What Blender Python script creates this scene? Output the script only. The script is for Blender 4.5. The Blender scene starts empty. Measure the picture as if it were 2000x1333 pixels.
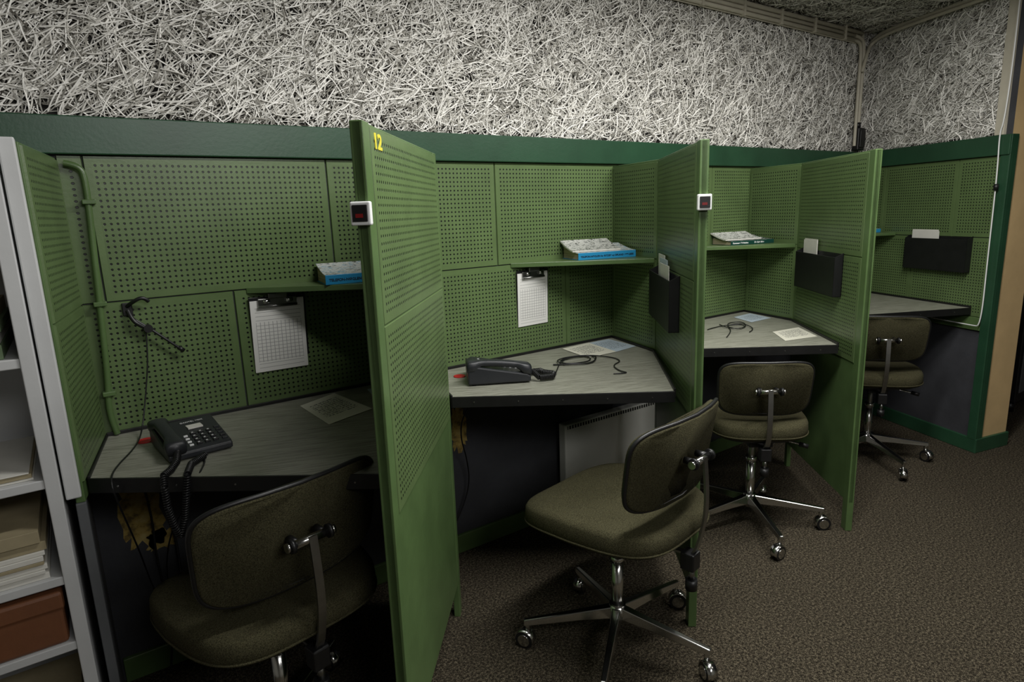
import bpy, math, random
import numpy as np
from mathutils import Vector, Matrix
random.seed(7); rng=np.random.default_rng(11)
scene=bpy.context.scene
scene.view_settings.view_transform='Standard'
scene.view_settings.look='None'

# ------------------------------------------------------------------ helpers
def C(r,g,b,a=1.0):
    f=lambda v:(v/255/12.92) if v/255<=0.04045 else ((v/255+0.055)/1.055)**2.4
    return (f(r),f(g),f(b),a)
def new_mat(name):
    m=bpy.data.materials.new(name); m.use_nodes=True
    nt=m.node_tree; b=nt.nodes['Principled BSDF']
    return m,nt,b
def node(nt,t,**kw):
    n=nt.nodes.new(t)
    for k,v in kw.items(): setattr(n,k,v)
    return n
def MM(nt,op,a,b=None,c=None):
    n=nt.nodes.new('ShaderNodeMath'); n.operation=op
    for i,v in enumerate([a,b,c]):
        if v is None: continue
        if isinstance(v,(int,float)): n.inputs[i].default_value=v
        else: nt.links.new(v,n.inputs[i])
    return n.outputs[0]
def MIX(nt,fac,a,b):
    n=nt.nodes.new('ShaderNodeMix'); n.data_type='RGBA'
    for s,v in ((n.inputs[0],fac),(n.inputs[6],a),(n.inputs[7],b)):
        if isinstance(v,(int,float,tuple)): s.default_value=v
        else: nt.links.new(v,s)
    return n.outputs[2]
def NOISE(nt,vec,scale,detail=3,rough=0.6,dist=0):
    n=nt.nodes.new('ShaderNodeTexNoise'); n.inputs['Scale'].default_value=scale
    n.inputs['Detail'].default_value=detail; n.inputs['Roughness'].default_value=rough
    n.inputs['Distortion'].default_value=dist
    nt.links.new(vec,n.inputs['Vector']); return n.outputs['Fac']
def RAMP(nt,fac,stops):
    n=nt.nodes.new('ShaderNodeValToRGB')
    cr=n.color_ramp
    while len(cr.elements)<len(stops): cr.elements.new(0.5)
    for e,(p,c) in zip(cr.elements,stops): e.position=p; e.color=c
    nt.links.new(fac,n.inputs[0]); return n.outputs[0]
def BUMP(nt,b,h,strength=0.3,dist=0.002):
    n=nt.nodes.new('ShaderNodeBump'); n.inputs['Strength'].default_value=strength
    n.inputs['Distance'].default_value=dist
    nt.links.new(h,n.inputs['Height']); nt.links.new(n.outputs[0],b.inputs['Normal'])
def OBJ(nt):
    return node(nt,'ShaderNodeTexCoord').outputs['Object']
def UVN(nt): return node(nt,'ShaderNodeTexCoord').outputs['UV']
def scalev(nt,vec,s):
    n=nt.nodes.new('ShaderNodeMapping'); n.inputs['Scale'].default_value=s
    nt.links.new(vec,n.inputs['Vector']); return n.outputs[0]

def paint(name,col,rough=0.45,var=0.18,scale=9,bump=0.15,metal=0,spec=0.5,bscale=90):
    m,nt,b=new_mat(name); o=OBJ(nt)
    n=NOISE(nt,o,scale,4,0.6)
    d=tuple(v*(1-var) for v in col[:3])+(1,); l=tuple(min(1,v*(1+var)) for v in col[:3])+(1,)
    nt.links.new(RAMP(nt,n,[(0.3,d),(0.7,l)]),b.inputs['Base Color'])
    b.inputs['Roughness'].default_value=rough; b.inputs['Metallic'].default_value=metal
    b.inputs['Specular IOR Level'].default_value=spec
    if bump: BUMP(nt,b,NOISE(nt,o,bscale,3),bump,0.001)
    return m

GREEN=C(89,109,68); TRIMG=C(38,72,50)
m_green=paint('green_painted_board',GREEN,0.34,0.12,7,0.25)
m_greenfr=paint('green_painted_frame',C(82,105,63),0.32,0.12,10,0.25)
m_trim=paint('dark_green_trim_paint',TRIMG,0.36,0.15,6,0.3)
m_white=paint('white_paint',C(195,196,196),0.5,0.06,6,0.15)
m_whitepl=paint('white_plastic',C(225,226,225),0.4,0.03,6,0)
m_cream=paint('cream_conduit',C(188,182,165),0.5,0.08,12,0.1)
m_black=paint('black_plastic',C(22,22,23),0.4,0.2,20,0.2)
m_blackedge=paint('black_edging',C(17,17,17),0.45,0.25,30,0.2)
m_phone=paint('charcoal_phone_plastic',C(34,36,40),0.42,0.1,30,0.25,bscale=400)
m_chrome=paint('chrome',C(205,205,203),0.18,0.06,15,0,metal=1)
m_steel=paint('brushed_steel',C(150,150,148),0.32,0.1,25,0.1,metal=1)
m_grey=paint('dark_grey_board',C(88,90,92),0.7,0.15,5,0.3)
m_beige=paint('beige_plaster',C(200,172,125),0.7,0.1,5,0.3)
m_rad=paint('radiator_enamel',C(215,215,208),0.4,0.05,4,0.05)
m_red=paint('red_disc',C(190,25,30),0.5,0.05,8,0)
m_card=paint('white_card',C(215,213,205),0.7,0.04,20,0.05)
m_bluepaper=paint('pale_blue_paper',C(176,190,200),0.75,0.04,20,0.05)
m_yellow=paint('yellow_paint',C(214,200,60),0.5,0.05,8,0)
m_brownbox=paint('brown_cardboard',C(112,70,44),0.55,0.12,14,0.4)
m_folder=paint('buff_folder',C(160,148,118),0.7,0.1,16,0.2)
m_greenbook=paint('green_binder',C(98,118,86),0.6,0.1,16,0.2)
def pages_mat():
    m,nt,b=new_mat('page_edges'); o=OBJ(nt)
    n=NOISE(nt,scalev(nt,o,(3,3,900)),1,2)
    nt.links.new(RAMP(nt,n,[(0.35,C(120,108,85)),(0.65,C(190,178,150))]),b.inputs['Base Color'])
    b.inputs['Roughness'].default_value=0.85; return m
m_pages=pages_mat()
m_tele=paint('directory_cyan',C(42,140,190),0.35,0.05,20,0)
m_dkgreen=paint('directory_dark_green',C(18,60,52),0.35,0.05,20,0)
m_blacktxt=paint('black_ink',C(14,16,30),0.6,0.0,20,0)
m_whitetxt=paint('white_ink',C(230,230,230),0.6,0.0,20,0)
m_redled,nt,b=new_mat('red_led'); b.inputs['Base Color'].default_value=C(90,10,12); b.inputs['Emission Color'].default_value=C(200,20,20); b.inputs['Emission Strength'].default_value=0.05
m_inside,nt,b=new_mat('dark_void'); b.inputs['Base Color'].default_value=(0.01,0.01,0.01,1); b.inputs['Roughness'].default_value=1

def peg_mat():
    m,nt,b=new_mat('perforated_green_board'); uv=UVN(nt); o=OBJ(nt)
    s=node(nt,'ShaderNodeSeparateXYZ'); nt.links.new(uv,s.inputs[0])
    fx=MM(nt,'SUBTRACT',MM(nt,'FRACT',s.outputs[0]),0.5); fy=MM(nt,'SUBTRACT',MM(nt,'FRACT',s.outputs[1]),0.5)
    d=MM(nt,'SQRT',MM(nt,'ADD',MM(nt,'MULTIPLY',fx,fx),MM(nt,'MULTIPLY',fy,fy)))
    mr=node(nt,'ShaderNodeMapRange'); mr.interpolation_type='SMOOTHSTEP'
    nt.links.new(d,mr.inputs[0]); mr.inputs[1].default_value=0.19; mr.inputs[2].default_value=0.24
    mr.inputs[3].default_value=1; mr.inputs[4].default_value=0
    n=NOISE(nt,o,6,4)
    base=RAMP(nt,n,[(0.3,tuple(v*0.88 for v in GREEN[:3])+(1,)),(0.7,tuple(v*1.12 for v in GREEN[:3])+(1,))])
    nt.links.new(MIX(nt,mr.outputs[0],base,(0.003,0.005,0.003,1)),b.inputs['Base Color'])
    b.inputs['Roughness'].default_value=0.34
    h=MM(nt,'ADD',MM(nt,'MULTIPLY',mr.outputs[0],-1.0),MM(nt,'MULTIPLY',NOISE(nt,o,80,3),0.25))
    BUMP(nt,b,h,0.5,0.002); return m
m_peg=peg_mat()
def desk_mat():
    m,nt,b=new_mat('grey_grained_laminate'); o=OBJ(nt)
    r=node(nt,'ShaderNodeMapping'); r.vector_type='POINT'; r.inputs['Rotation'].default_value=(0,0,math.radians(20)); nt.links.new(o,r.inputs['Vector'])
    v=scalev(nt,r.outputs[0],(12,230,1))
    n=NOISE(nt,v,1,4,0.65,0.4); n2=NOISE(nt,o,5,2)
    c1=RAMP(nt,n,[(0.32,C(96,96,84)),(0.5,C(146,146,133)),(0.7,C(170,170,157))])
    c=MIX(nt,MM(nt,'MULTIPLY',n2,0.3),c1,C(114,114,102))
    nt.links.new(c,b.inputs['Base Color']); b.inputs['Roughness'].default_value=0.4
    BUMP(nt,b,n,0.08,0.001); return m
m_desk=desk_mat()
def fabric_mat(name,c1,c2):
    m,nt,b=new_mat(name); o=OBJ(nt)
    n=NOISE(nt,o,420,2,0.7); n2=NOISE(nt,o,14,3)
    c=RAMP(nt,n,[(0.36,c1),(0.62,c2)])
    nt.links.new(MIX(nt,MM(nt,'MULTIPLY',n2,0.4),c,c1),b.inputs['Base Color'])
    b.inputs['Roughness'].default_value=0.95; b.inputs['Specular IOR Level'].default_value=0.12
    BUMP(nt,b,n,0.6,0.0015); return m
m_fabric=fabric_mat('olive_brown_upholstery',C(40,38,25),C(79,76,55))
def carpet_mat():
    m,nt,b=new_mat('brown_carpet'); o=OBJ(nt)
    n=NOISE(nt,o,130,5,0.85); n2=NOISE(nt,o,3,3); n3=NOISE(nt,o,420,2,0.8)
    s=MM(nt,'ADD',MM(nt,'MULTIPLY',n,0.6),MM(nt,'MULTIPLY',n3,0.4))
    c=RAMP(nt,s,[(0.41,C(14,12,9)),(0.5,C(50,45,36)),(0.59,C(132,122,102))])
    nt.links.new(MIX(nt,MM(nt,'MULTIPLY',n2,0.35),c,C(36,32,26)),b.inputs['Base Color'])
    b.inputs['Roughness'].default_value=1; b.inputs['Specular IOR Level'].default_value=0.1
    BUMP(nt,b,s,0.8,0.004); return m
m_carpet=carpet_mat()
m_wall=paint('charcoal_wall',C(56,57,61),0.8,0.25,5,0.5)
m_plain=paint('grey_plaster_wall',C(150,148,140),0.9,0.08,3,0.3)
m_backing=paint('wood_wool_backing',C(26,24,21),0.95,0.3,40,0.5)
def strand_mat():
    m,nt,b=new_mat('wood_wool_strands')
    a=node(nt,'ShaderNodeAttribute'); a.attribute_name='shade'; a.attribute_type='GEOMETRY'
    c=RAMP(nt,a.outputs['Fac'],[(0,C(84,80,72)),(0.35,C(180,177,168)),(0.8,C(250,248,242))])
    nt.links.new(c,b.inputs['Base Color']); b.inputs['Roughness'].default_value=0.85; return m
m_strand=strand_mat()
def patch_mat():
    m,nt,b=new_mat('old_yellow_paint'); o=OBJ(nt)
    n=NOISE(nt,o,30,4); nt.links.new(RAMP(nt,n,[(0.35,C(92,78,44)),(0.5,C(160,136,68)),(0.7,C(176,158,100))]),b.inputs['Base Color'])
    b.inputs['Roughness'].default_value=0.8; return m
m_patch=patch_mat()
def form_mat(name,base,nx,ny,v0,v1,ink=C(70,72,78)):
    m,nt,b=new_mat(name); s=node(nt,'ShaderNodeSeparateXYZ'); nt.links.new(UVN(nt),s.inputs[0])
    u,v=s.outputs[0],s.outputs[1]
    lx=MM(nt,'LESS_THAN',MM(nt,'FRACT',MM(nt,'MULTIPLY',u,nx)),0.14)
    ly=MM(nt,'LESS_THAN',MM(nt,'FRACT',MM(nt,'MULTIPLY',v,ny)),0.14)
    inu=MM(nt,'MULTIPLY',MM(nt,'GREATER_THAN',u,0.08),MM(nt,'LESS_THAN',u,0.93))
    inv=MM(nt,'MULTIPLY',MM(nt,'GREATER_THAN',v,v0),MM(nt,'LESS_THAN',v,v1))
    g=MM(nt,'MULTIPLY',MM(nt,'MAXIMUM',lx,ly),MM(nt,'MULTIPLY',inu,inv))
    hl=MM(nt,'LESS_THAN',MM(nt,'FRACT',MM(nt,'MULTIPLY',v,18.0)),0.12)
    outv=MM(nt,'MULTIPLY',MM(nt,'SUBTRACT',1.0,inv),MM(nt,'MULTIPLY',inu,MM(nt,'GREATER_THAN',v,0.05)))
    g2=MM(nt,'MULTIPLY',hl,MM(nt,'MULTIPLY',outv,MM(nt,'LESS_THAN',v,0.9)))
    fac=MM(nt,'MULTIPLY',MM(nt,'MAXIMUM',g,g2),0.6)
    nt.links.new(MIX(nt,fac,base,ink),b.inputs['Base Color']); b.inputs['Roughness'].default_value=0.8
    return m
def list_mat(name,base,rows,v0,v1,dens=0.5):
    m,nt,b=new_mat(name); s=node(nt,'ShaderNodeSeparateXYZ'); uv=UVN(nt); nt.links.new(uv,s.inputs[0])
    u,v=s.outputs[0],s.outputs[1]
    n=NOISE(nt,scalev(nt,uv,(26,rows*1.6,1)),1,1)
    row=MM(nt,'LESS_THAN',MM(nt,'FRACT',MM(nt,'MULTIPLY',v,float(rows))),0.5)
    inn=MM(nt,'MULTIPLY',MM(nt,'MULTIPLY',MM(nt,'GREATER_THAN',u,0.12),MM(nt,'LESS_THAN',u,0.88)),MM(nt,'MULTIPLY',MM(nt,'GREATER_THAN',v,v0),MM(nt,'LESS_THAN',v,v1)))
    fac=MM(nt,'MULTIPLY',MM(nt,'MULTIPLY',row,inn),MM(nt,'GREATER_THAN',n,dens))
    nt.links.new(MIX(nt,MM(nt,'MULTIPLY',fac,0.85),base,C(60,62,66)),b.inputs['Base Color']); b.inputs['Roughness'].default_value=0.8
    return m
m_form=form_mat('printed_grid_form',C(222,221,217),13,20,0.14,0.70)
m_list=list_mat('printed_list',C(214,212,196),16,0.25,0.85,0.47)
m_bluelist=list_mat('printed_blue_list',C(178,192,202),20,0.2,0.85,0.5)
def cover_mat(name,c1,c2,c3):
    m,nt,b=new_mat(name); o=OBJ(nt)
    n=NOISE(nt,scalev(nt,o,(45,90,1)),1,3,0.7,1.0)
    nt.links.new(RAMP(nt,n,[(0.38,c1),(0.46,c2),(0.56,c2),(0.6,c3)]),b.inputs['Base Color'])
    b.inputs['Roughness'].default_value=0.3; return m
m_cover=cover_mat('directory_cover',C(35,38,44),C(212,214,212),C(90,150,180))
m_cover2=cover_mat('directory_cover_dark',C(16,40,36),C(24,50,46),C(205,205,200))
m_mag=cover_mat('magazine_print',C(30,32,34),C(205,205,200),C(70,74,76))

def mesh(name,verts,faces,mat,parent=None,smooth=False,uvs=None,bevel=0,mats=None,midx=None):
    me=bpy.data.meshes.new(name); me.from_pydata([tuple(v) for v in verts],[],faces); me.update()
    for mm in (mats or [mat]): me.materials.append(mm)
    if midx is not None: me.polygons.foreach_set('material_index',midx)
    if smooth: me.polygons.foreach_set('use_smooth',[True]*len(me.polygons))
    if uvs is not None:
        l=me.uv_layers.new(name='UVMap')
        for p in me.polygons:
            for k,li in enumerate(p.loop_indices): l.data[li].uv=uvs[p.index][k]
    o=bpy.data.objects.new(name,me); scene.collection.objects.link(o)
    if parent is not None: o.parent=parent
    if bevel:
        md=o.modifiers.new('bevel','BEVEL'); md.width=bevel; md.segments=2; md.limit_method='ANGLE'
    return o
def group(name,loc=(0,0,0),rz=0):
    e=bpy.data.objects.new(name,None); e.empty_display_size=0.1; scene.collection.objects.link(e)
    e.location=loc; e.rotation_euler=(0,0,rz); return e
BF=[(0,3,2,1),(4,5,6,7),(0,1,5,4),(1,2,6,5),(2,3,7,6),(3,0,4,7)]
def box(name,x0,x1,y0,y1,z0,z1,mat,parent=None,bevel=0):
    v=[(x0,y0,z0),(x1,y0,z0),(x1,y1,z0),(x0,y1,z0),(x0,y0,z1),(x1,y0,z1),(x1,y1,z1),(x0,y1,z1)]
    return mesh(name,v,BF,mat,parent,bevel=bevel)
class Fr:  # vertical-plane frame: s along e, z up, n outwards
    def __init__(s,o,e,n):
        s.o=Vector((o[0],o[1],0)); s.e=Vector((e[0],e[1],0)).normalized(); s.n=Vector((n[0],n[1],0)).normalized()
    def p(s,a,n,z): return s.o+s.e*a+s.n*n+Vector((0,0,z))
    def box(s,name,a0,a1,n0,n1,z0,z1,mat,parent=None,bevel=0):
        v=[s.p(a0,n0,z0),s.p(a1,n0,z0),s.p(a1,n1,z0),s.p(a0,n1,z0),s.p(a0,n0,z1),s.p(a1,n0,z1),s.p(a1,n1,z1),s.p(a0,n1,z1)]
        o=mesh(name,v,BF,mat,parent,bevel=bevel)
        if s.e.cross(s.n).z<0: o.data.flip_normals()
        return o
    def peg(s,name,a0,a1,z0,z1,n,parent,margin=0.017,pitch=0.0146,t=0.005,gap=0.0013):
        a0+=gap;a1-=gap;z0+=gap;z1-=gap
        if a1-a0<3*margin: margin=0.012
        N=max(1,round((a1-a0-2*margin)/pitch)); Mr=max(1,round((z1-z0-2*margin)/pitch))
        b0,b1,y0,y1=a0+margin,a1-margin,z0+margin,z1-margin
        c=0.0018
        P=s.p
        v=[P(a0,n,z0),P(a1,n,z0),P(a1,n,z1),P(a0,n,z1),
           P(a0+c,n+t,z0+c),P(a1-c,n+t,z0+c),P(a1-c,n+t,z1-c),P(a0+c,n+t,z1-c),
           P(b0,n+t,y0),P(b1,n+t,y0),P(b1,n+t,y1),P(b0,n+t,y1)]
        f=[(0,1,5,4),(1,2,6,5),(2,3,7,6),(3,0,4,7),(4,5,9,8),(5,6,10,9),(6,7,11,10),(7,4,8,11),(8,9,10,11)]
        uv=[[(0,0)]*4]*8+[[(0,0),(N,0),(N,Mr),(0,Mr)]]
        o=mesh(name,v,f,None,parent,uvs=uv,mats=[m_green,m_peg],midx=[0]*8+[1])
        nn=o.data.polygons[8].normal
        if nn.dot(s.n)<0: o.data.flip_normals()
        return o
def cyl(name,p0,p1,r,mat,parent=None,r2=None,seg=20,smooth=True):
    p0=Vector(p0);p1=Vector(p1);d=(p1-p0).normalized(); r2=r if r2 is None else r2
    a=d.orthogonal().normalized(); b=d.cross(a)
    v=[];f=[]
    for i in range(seg):
        t=2*math.pi*i/seg; q=a*math.cos(t)+b*math.sin(t); v.append(p0+q*r); v.append(p1+q*r2)
    for i in range(seg):
        j=(i+1)%seg; f.append((2*i,2*j,2*j+1,2*i+1))
    f.append(tuple(2*i for i in range(seg))[::-1]); f.append(tuple(2*i+1 for i in range(seg)))
    o=mesh(name,v,f,mat,parent)
    for p in o.data.polygons[:seg]: p.use_smooth=smooth
    return o
def tube(name,pts,r,mat,parent=None,smooth=True,cyclic=False):
    cu=bpy.data.curves.new(name,'CURVE'); cu.dimensions='3D'; cu.bevel_depth=r; cu.bevel_resolution=3; cu.use_fill_caps=True
    if smooth:
        sp=cu.splines.new('NURBS'); sp.points.add(len(pts)-1); sp.order_u=3; sp.use_endpoint_u=not cyclic; sp.use_cyclic_u=cyclic; cu.resolution_u=6
    else:
        sp=cu.splines.new('POLY'); sp.points.add(len(pts)-1); sp.use_cyclic_u=cyclic
    for i,p in enumerate(pts): sp.points[i].co=(p[0],p[1],p[2],1)
    cu.materials.append(mat)
    o=bpy.data.objects.new(name,cu); scene.collection.objects.link(o)
    if parent is not None: o.parent=parent
    return o
def coil(name,path,r,turns,wire,mat,parent=None):
    P=[Vector(p) for p in path]; L=[0]
    for i in range(1,len(P)): L.append(L[-1]+(P[i]-P[i-1]).length)
    n=int(turns*10); pts=[]
    for k in range(n+1):
        s=L[-1]*k/n; i=1
        while i<len(P)-1 and L[i]<s: i+=1
        w=(s-L[i-1])/max(1e-9,L[i]-L[i-1]); q=P[i-1].lerp(P[i],w); d=(P[i]-P[i-1]).normalized()
        a=d.cross(Vector((0.3,0.2,0.93))).normalized(); b=d.cross(a); t=2*math.pi*turns*k/n
        pts.append(q+a*r*math.cos(t)+b*r*math.sin(t))
    return tube(name,pts,wire,mat,parent,smooth=False)
def text(name,s,loc,right,up,size,mat,parent=None,extr=0.0004,align='LEFT',bold=0.0,sx=1.0):
    cu=bpy.data.curves.new(name,'FONT'); cu.body=s; cu.size=size; cu.extrude=extr; cu.align_x=align; cu.offset=bold
    cu.materials.append(mat); o=bpy.data.objects.new(name,cu); scene.collection.objects.link(o)
    r=Vector(right).normalized();u=Vector(up).normalized();n=r.cross(u)
    M=Matrix((r*sx,u,n)).transposed().to_4x4(); M.translation=Vector(loc); o.matrix_world=M
    if parent is not None: o.parent=parent
    return o
def rings(name,outline,levels,mat,parent=None,deform=None):
    v=[];f=[];n=len(outline)
    for s,z in levels:
        for (x,y) in outline:
            p=Vector((x*s,y*s,z)); v.append(deform(p) if deform else p)
    for k in range(len(levels)-1):
        for i in range(n):
            j=(i+1)%n; f.append((k*n+i,k*n+j,(k+1)*n+j,(k+1)*n+i))
    f.append(tuple(range(n))[::-1]); f.append(tuple((len(levels)-1)*n+i for i in range(n)))
    return mesh(name,v,f,mat,parent,smooth=True)
def superell(a,b,e,n=56):
    o=[]
    for i in range(n):
        t=2*math.pi*i/n; c,s=math.cos(t),math.sin(t)
        o.append((a*math.copysign(abs(c)**(2/e),c),b*math.copysign(abs(s)**(2/e),s)))
    return o

# ------------------------------------------------------------------ layout constants (metres)
W=0.956; XR=3.976; ZB=1.4765; ZT=1.569; ZD=0.74; ZP=1.468; ZC=2.24
BX,BY=-0.0815,-0.330; FX,FY=-0.501,-0.847; DX,DY=-0.449,-0.7435
RE=(-0.364,-0.931); RN=(-0.931,0.364)
RL=0.90
FXO={1:-0.008,2:0.010,3:0.008}

# ------------------------------------------------------------------ room shell
box('floor',-1.7,5.6,-3.7,0.1,-0.05,0,m_carpet)
box('wall_back',-1.7,5.6,0.0,0.12,0,ZC,m_wall)
box('wall_left',-1.8,-1.7,-3.7,0.12,0,ZC,m_plain)
box('wall_front',-1.8,5.7,-3.8,-3.7,0,ZC,m_plain)
box('wall_far_right',5.6,5.7,-3.8,0.12,0,ZC,m_wall)
box('ceiling',-1.8,5.7,-3.8,0.12,ZC,ZC+0.06,m_plain)
o=(XR,0); E=(XR+RE[0]*RL,RE[1]*RL); B2=(E[0]+0.235,E[1]-0.055); B3=(XR+0.30,0.0)
v=[(o[0],o[1],0),(E[0],E[1],0),(B2[0],B2[1],0),(B3[0],B3[1],0)]; v+= [(a,b_,ZC) for a,b_,_ in v]
wr=mesh('wall_right',v,BF,None,mats=[m_wall,m_beige],midx=[0,0,0,1,1,0])
R=Fr(o,RE,RN)
BK=Fr((0,0),(1,0),(0,-1))
BK.box('trim_1',-1.7,XR+0.01,0,0.022,ZB,ZT,m_trim,bevel=0.003)
R.box('trim_2',0.0,RL+0.01,0,0.022,ZB,ZT,m_trim,bevel=0.003)
BK.box('baseboard_back',-0.05,XR,0,0.015,0,0.075,m_greenfr,bevel=0.003)
R.box('baseboard_right',0.0,RL+0.012,0,0.015,0,0.075,m_trim,bevel=0.003)
RET=Fr(E,(B2[0]-E[0],B2[1]-E[1]),(-0.23,-0.97))
RET.box('baseboard_return',-0.015,0.245,0,0.015,0,0.075,m_trim,bevel=0.003)
RET.box('trim_6',-0.015,0.035,0,0.010,0.075,ZT,m_trim,bevel=0.002)
R.box('trim_3',RL-0.035,RL+0.010,-0.005,0.016,0.07,ZB,m_trim,bevel=0.002)
R.box('trim_4',0,RL-0.035,0,0.012,0.63,0.695,m_greenfr,bevel=0.002)
R.box('trim_5',RL-0.075,RL-0.03,0,0.02,ZT,ZC,m_cream,bevel=0.003)
pg=group('perforated_wall_lining')
def row(fr,xs,z0,z1):
    for a,b_ in zip(xs[:-1],xs[1:]): fr.peg('board',a,b_,z0,z1,0.001,pg)
row(BK,[0.0,0.055,0.68,1.305,1.93,2.555,3.18,3.80,XR],1.10,ZB)
row(BK,[0.0,0.37,1.003,1.634,2.262,2.89,3.52,XR],ZD,1.10)
row(R,[0.0,0.20,0.65,RL-0.035],1.09,ZB); row(R,[0.0,0.42,RL-0.035],0.695,1.09)

# ------------------------------------------------------------------ wood-wool (strand) lining
def strands(name,O,eu,ev,n,u0,u1,v0,v1,count,seed):
    g=np.random.default_rng(seed); O,eu,ev,n=[np.array(a,float) for a in (O,eu,ev,n)]
    K=8
    L=g.uniform(0.035,0.13,count); wd=g.uniform(0.0014,0.0036,count)
    th=g.uniform(0,2*np.pi,count)
    th=np.where(g.random(count)<0.40,g.normal(0.6,0.35,count),th)
    kap=g.normal(0,6,count); dk=g.normal(0,45,count)
    cu=g.uniform(u0,u1,count); cv=g.uniform(v0,v1,count)
    dep=0.016*g.random(count)**1.3
    s=np.linspace(-0.5,0.5,K)[None,:]*L[:,None]
    ang=th[:,None]+kap[:,None]*s+dk[:,None]*s*s
    ds=L[:,None]/(K-1)
    U=cu[:,None]+np.cumsum(np.cos(ang)*ds,1)-0.5*np.cos(th)[:,None]*L[:,None]
    V=cv[:,None]+np.cumsum(np.sin(ang)*ds,1)-0.5*np.sin(th)[:,None]*L[:,None]
    D=dep[:,None]+0.004*np.sin(s*g.uniform(30,80,count)[:,None]+g.uniform(0,6,count)[:,None])
    D=np.clip(D,0.0005,0.018)
    nu=-np.sin(ang);nv=np.cos(ang); h=wd[:,None]*0.5
    tl=g.normal(0,0.7,count)[:,None]*h
    def P(sg):
        uu=np.clip(U+sg*nu*h,u0,u1); vv=np.clip(V+sg*nv*h,v0,v1); dd=np.clip(D+sg*tl,0.0003,0.019)
        return O+uu[...,None]*eu+vv[...,None]*ev+dd[...,None]*n
    A=P(1);B=P(-1)
    verts=np.stack([A,B],2).reshape(-1,3)
    base=(np.arange(count)[:,None]*K+np.arange(K-1)[None,:])*2
    quads=np.stack([base,base+1,base+3,base+2],-1).reshape(-1)
    me=bpy.data.meshes.new(name); nq=len(quads)//4
    me.vertices.add(len(verts)); me.vertices.foreach_set('co',verts.ravel())
    me.loops.add(nq*4); me.loops.foreach_set('vertex_index',quads)
    me.polygons.add(nq); me.polygons.foreach_set('loop_start',np.arange(nq)*4)
    me.update(calc_edges=True)
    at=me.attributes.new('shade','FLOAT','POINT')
    sh=np.clip(g.normal(0.55,0.33,count)+(dep-0.006)*18,0,1)  # random tone per strand, plus deeper strands darkened: gap shade painted in
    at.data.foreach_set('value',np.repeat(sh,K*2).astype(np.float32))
    me.materials.append(m_strand)
    ob=bpy.data.objects.new(name,me); scene.collection.objects.link(ob); return ob
ww=group('wood_wool_panel')
BK.box('backing',-0.7,XR,0.0,0.002,ZT,ZC,m_backing,ww)
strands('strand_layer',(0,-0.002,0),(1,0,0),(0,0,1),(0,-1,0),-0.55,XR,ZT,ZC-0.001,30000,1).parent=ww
ww2=group('wood_wool_panel')
R.box('backing',0,RL-0.07,0.0,0.002,ZT,ZC,m_backing,ww2)
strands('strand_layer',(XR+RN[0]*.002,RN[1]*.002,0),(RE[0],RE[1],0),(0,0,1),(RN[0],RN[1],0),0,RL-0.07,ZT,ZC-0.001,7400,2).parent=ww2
ww3=group('wood_wool_ceiling_panel')
box('backing',2.2,3.95,-0.9,0.0,ZC-0.004,ZC-0.001,m_backing,ww3)
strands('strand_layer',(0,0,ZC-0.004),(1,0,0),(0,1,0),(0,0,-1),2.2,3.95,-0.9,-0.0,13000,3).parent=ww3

# trunking, pipes, junction box
tk=group('cable_trunking')
for i,(zz,rr) in enumerate([(2.205,0.011),(2.183,0.009),(2.163,0.009)]):
    cyl('conduit_%d'%i,(1.9,-0.036,zz),(3.80-0.02*i,-0.036,zz),rr,m_cream,tk)
BK.box('back_strip',1.9,3.84,0.0225,0.028,2.15,2.222,m_cream,tk,0.002)
for k in range(6): BK.box('clip_%d'%k,2.1+0.3*k,2.115+0.3*k,0.0225,0.049,2.148,2.222,m_cream,tk,0.002)
tube('riser_1',[(3.72,-0.036,2.183),(3.80,-0.036,2.183),(3.83,-0.036,2.14),(3.83,-0.036,2.0),(3.83,-0.036,1.72)],0.010,m_cream,tk)
tube('riser_2',[(3.70,-0.036,2.163),(3.775,-0.036,2.163),(3.80,-0.036,2.12),(3.80,-0.036,2.0),(3.80,-0.036,1.60)],0.009,m_cream,tk)
q=[R.p(t,0.034,z) for t,z in ((0.02,2.13),(0.05,2.19),(0.15,2.215),(0.45,2.22),(0.85,2.22))]
tube('branch_1',[(3.83,-0.036,2.05),(3.84,-0.04,2.12)]+[tuple(a) for a in q],0.010,m_cream,tk)
q=[R.p(t,0.052,z) for t,z in ((0.05,2.16),(0.15,2.19),(0.45,2.195),(0.85,2.195))]
tube('branch_2',[(3.80,-0.05,2.0),(3.82,-0.06,2.09)]+[tuple(a) for a in q],0.009,m_cream,tk)
jb=group('junction_box')
BK.box('body',3.80,3.87,0.022,0.060,1.575,1.70,m_black,jb,0.006)
BK.box('lid',3.808,3.862,0.060,0.067,1.59,1.685,m_black,jb,0.003)
cyl('gland_1',(3.825,-0.038,1.70),(3.825,-0.038,1.73),0.014,m_black,jb)
cyl('gland_2',(3.87,-0.038,1.64),(3.90,-0.038,1.64),0.013,m_black,jb)
wc=group('white_cable')
pts=[R.p(t,0.03,z) for t,z in ((0.88,2.23),(0.885,1.9),(0.875,1.62),(0.86,1.58),(0.872,1.4),(0.875,1.0),(0.88,0.66),(0.84,0.655),(0.60,0.66))]
tube('cable',[tuple(p) for p in pts],0.003,m_whitepl,wc)
cc_=R.p(0.874,0.03,1.33); cyl('cable_joint',cc_-Vector((0,0,0.015)),cc_+Vector((0,0,0.015)),0.010,m_black,wc)

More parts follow.
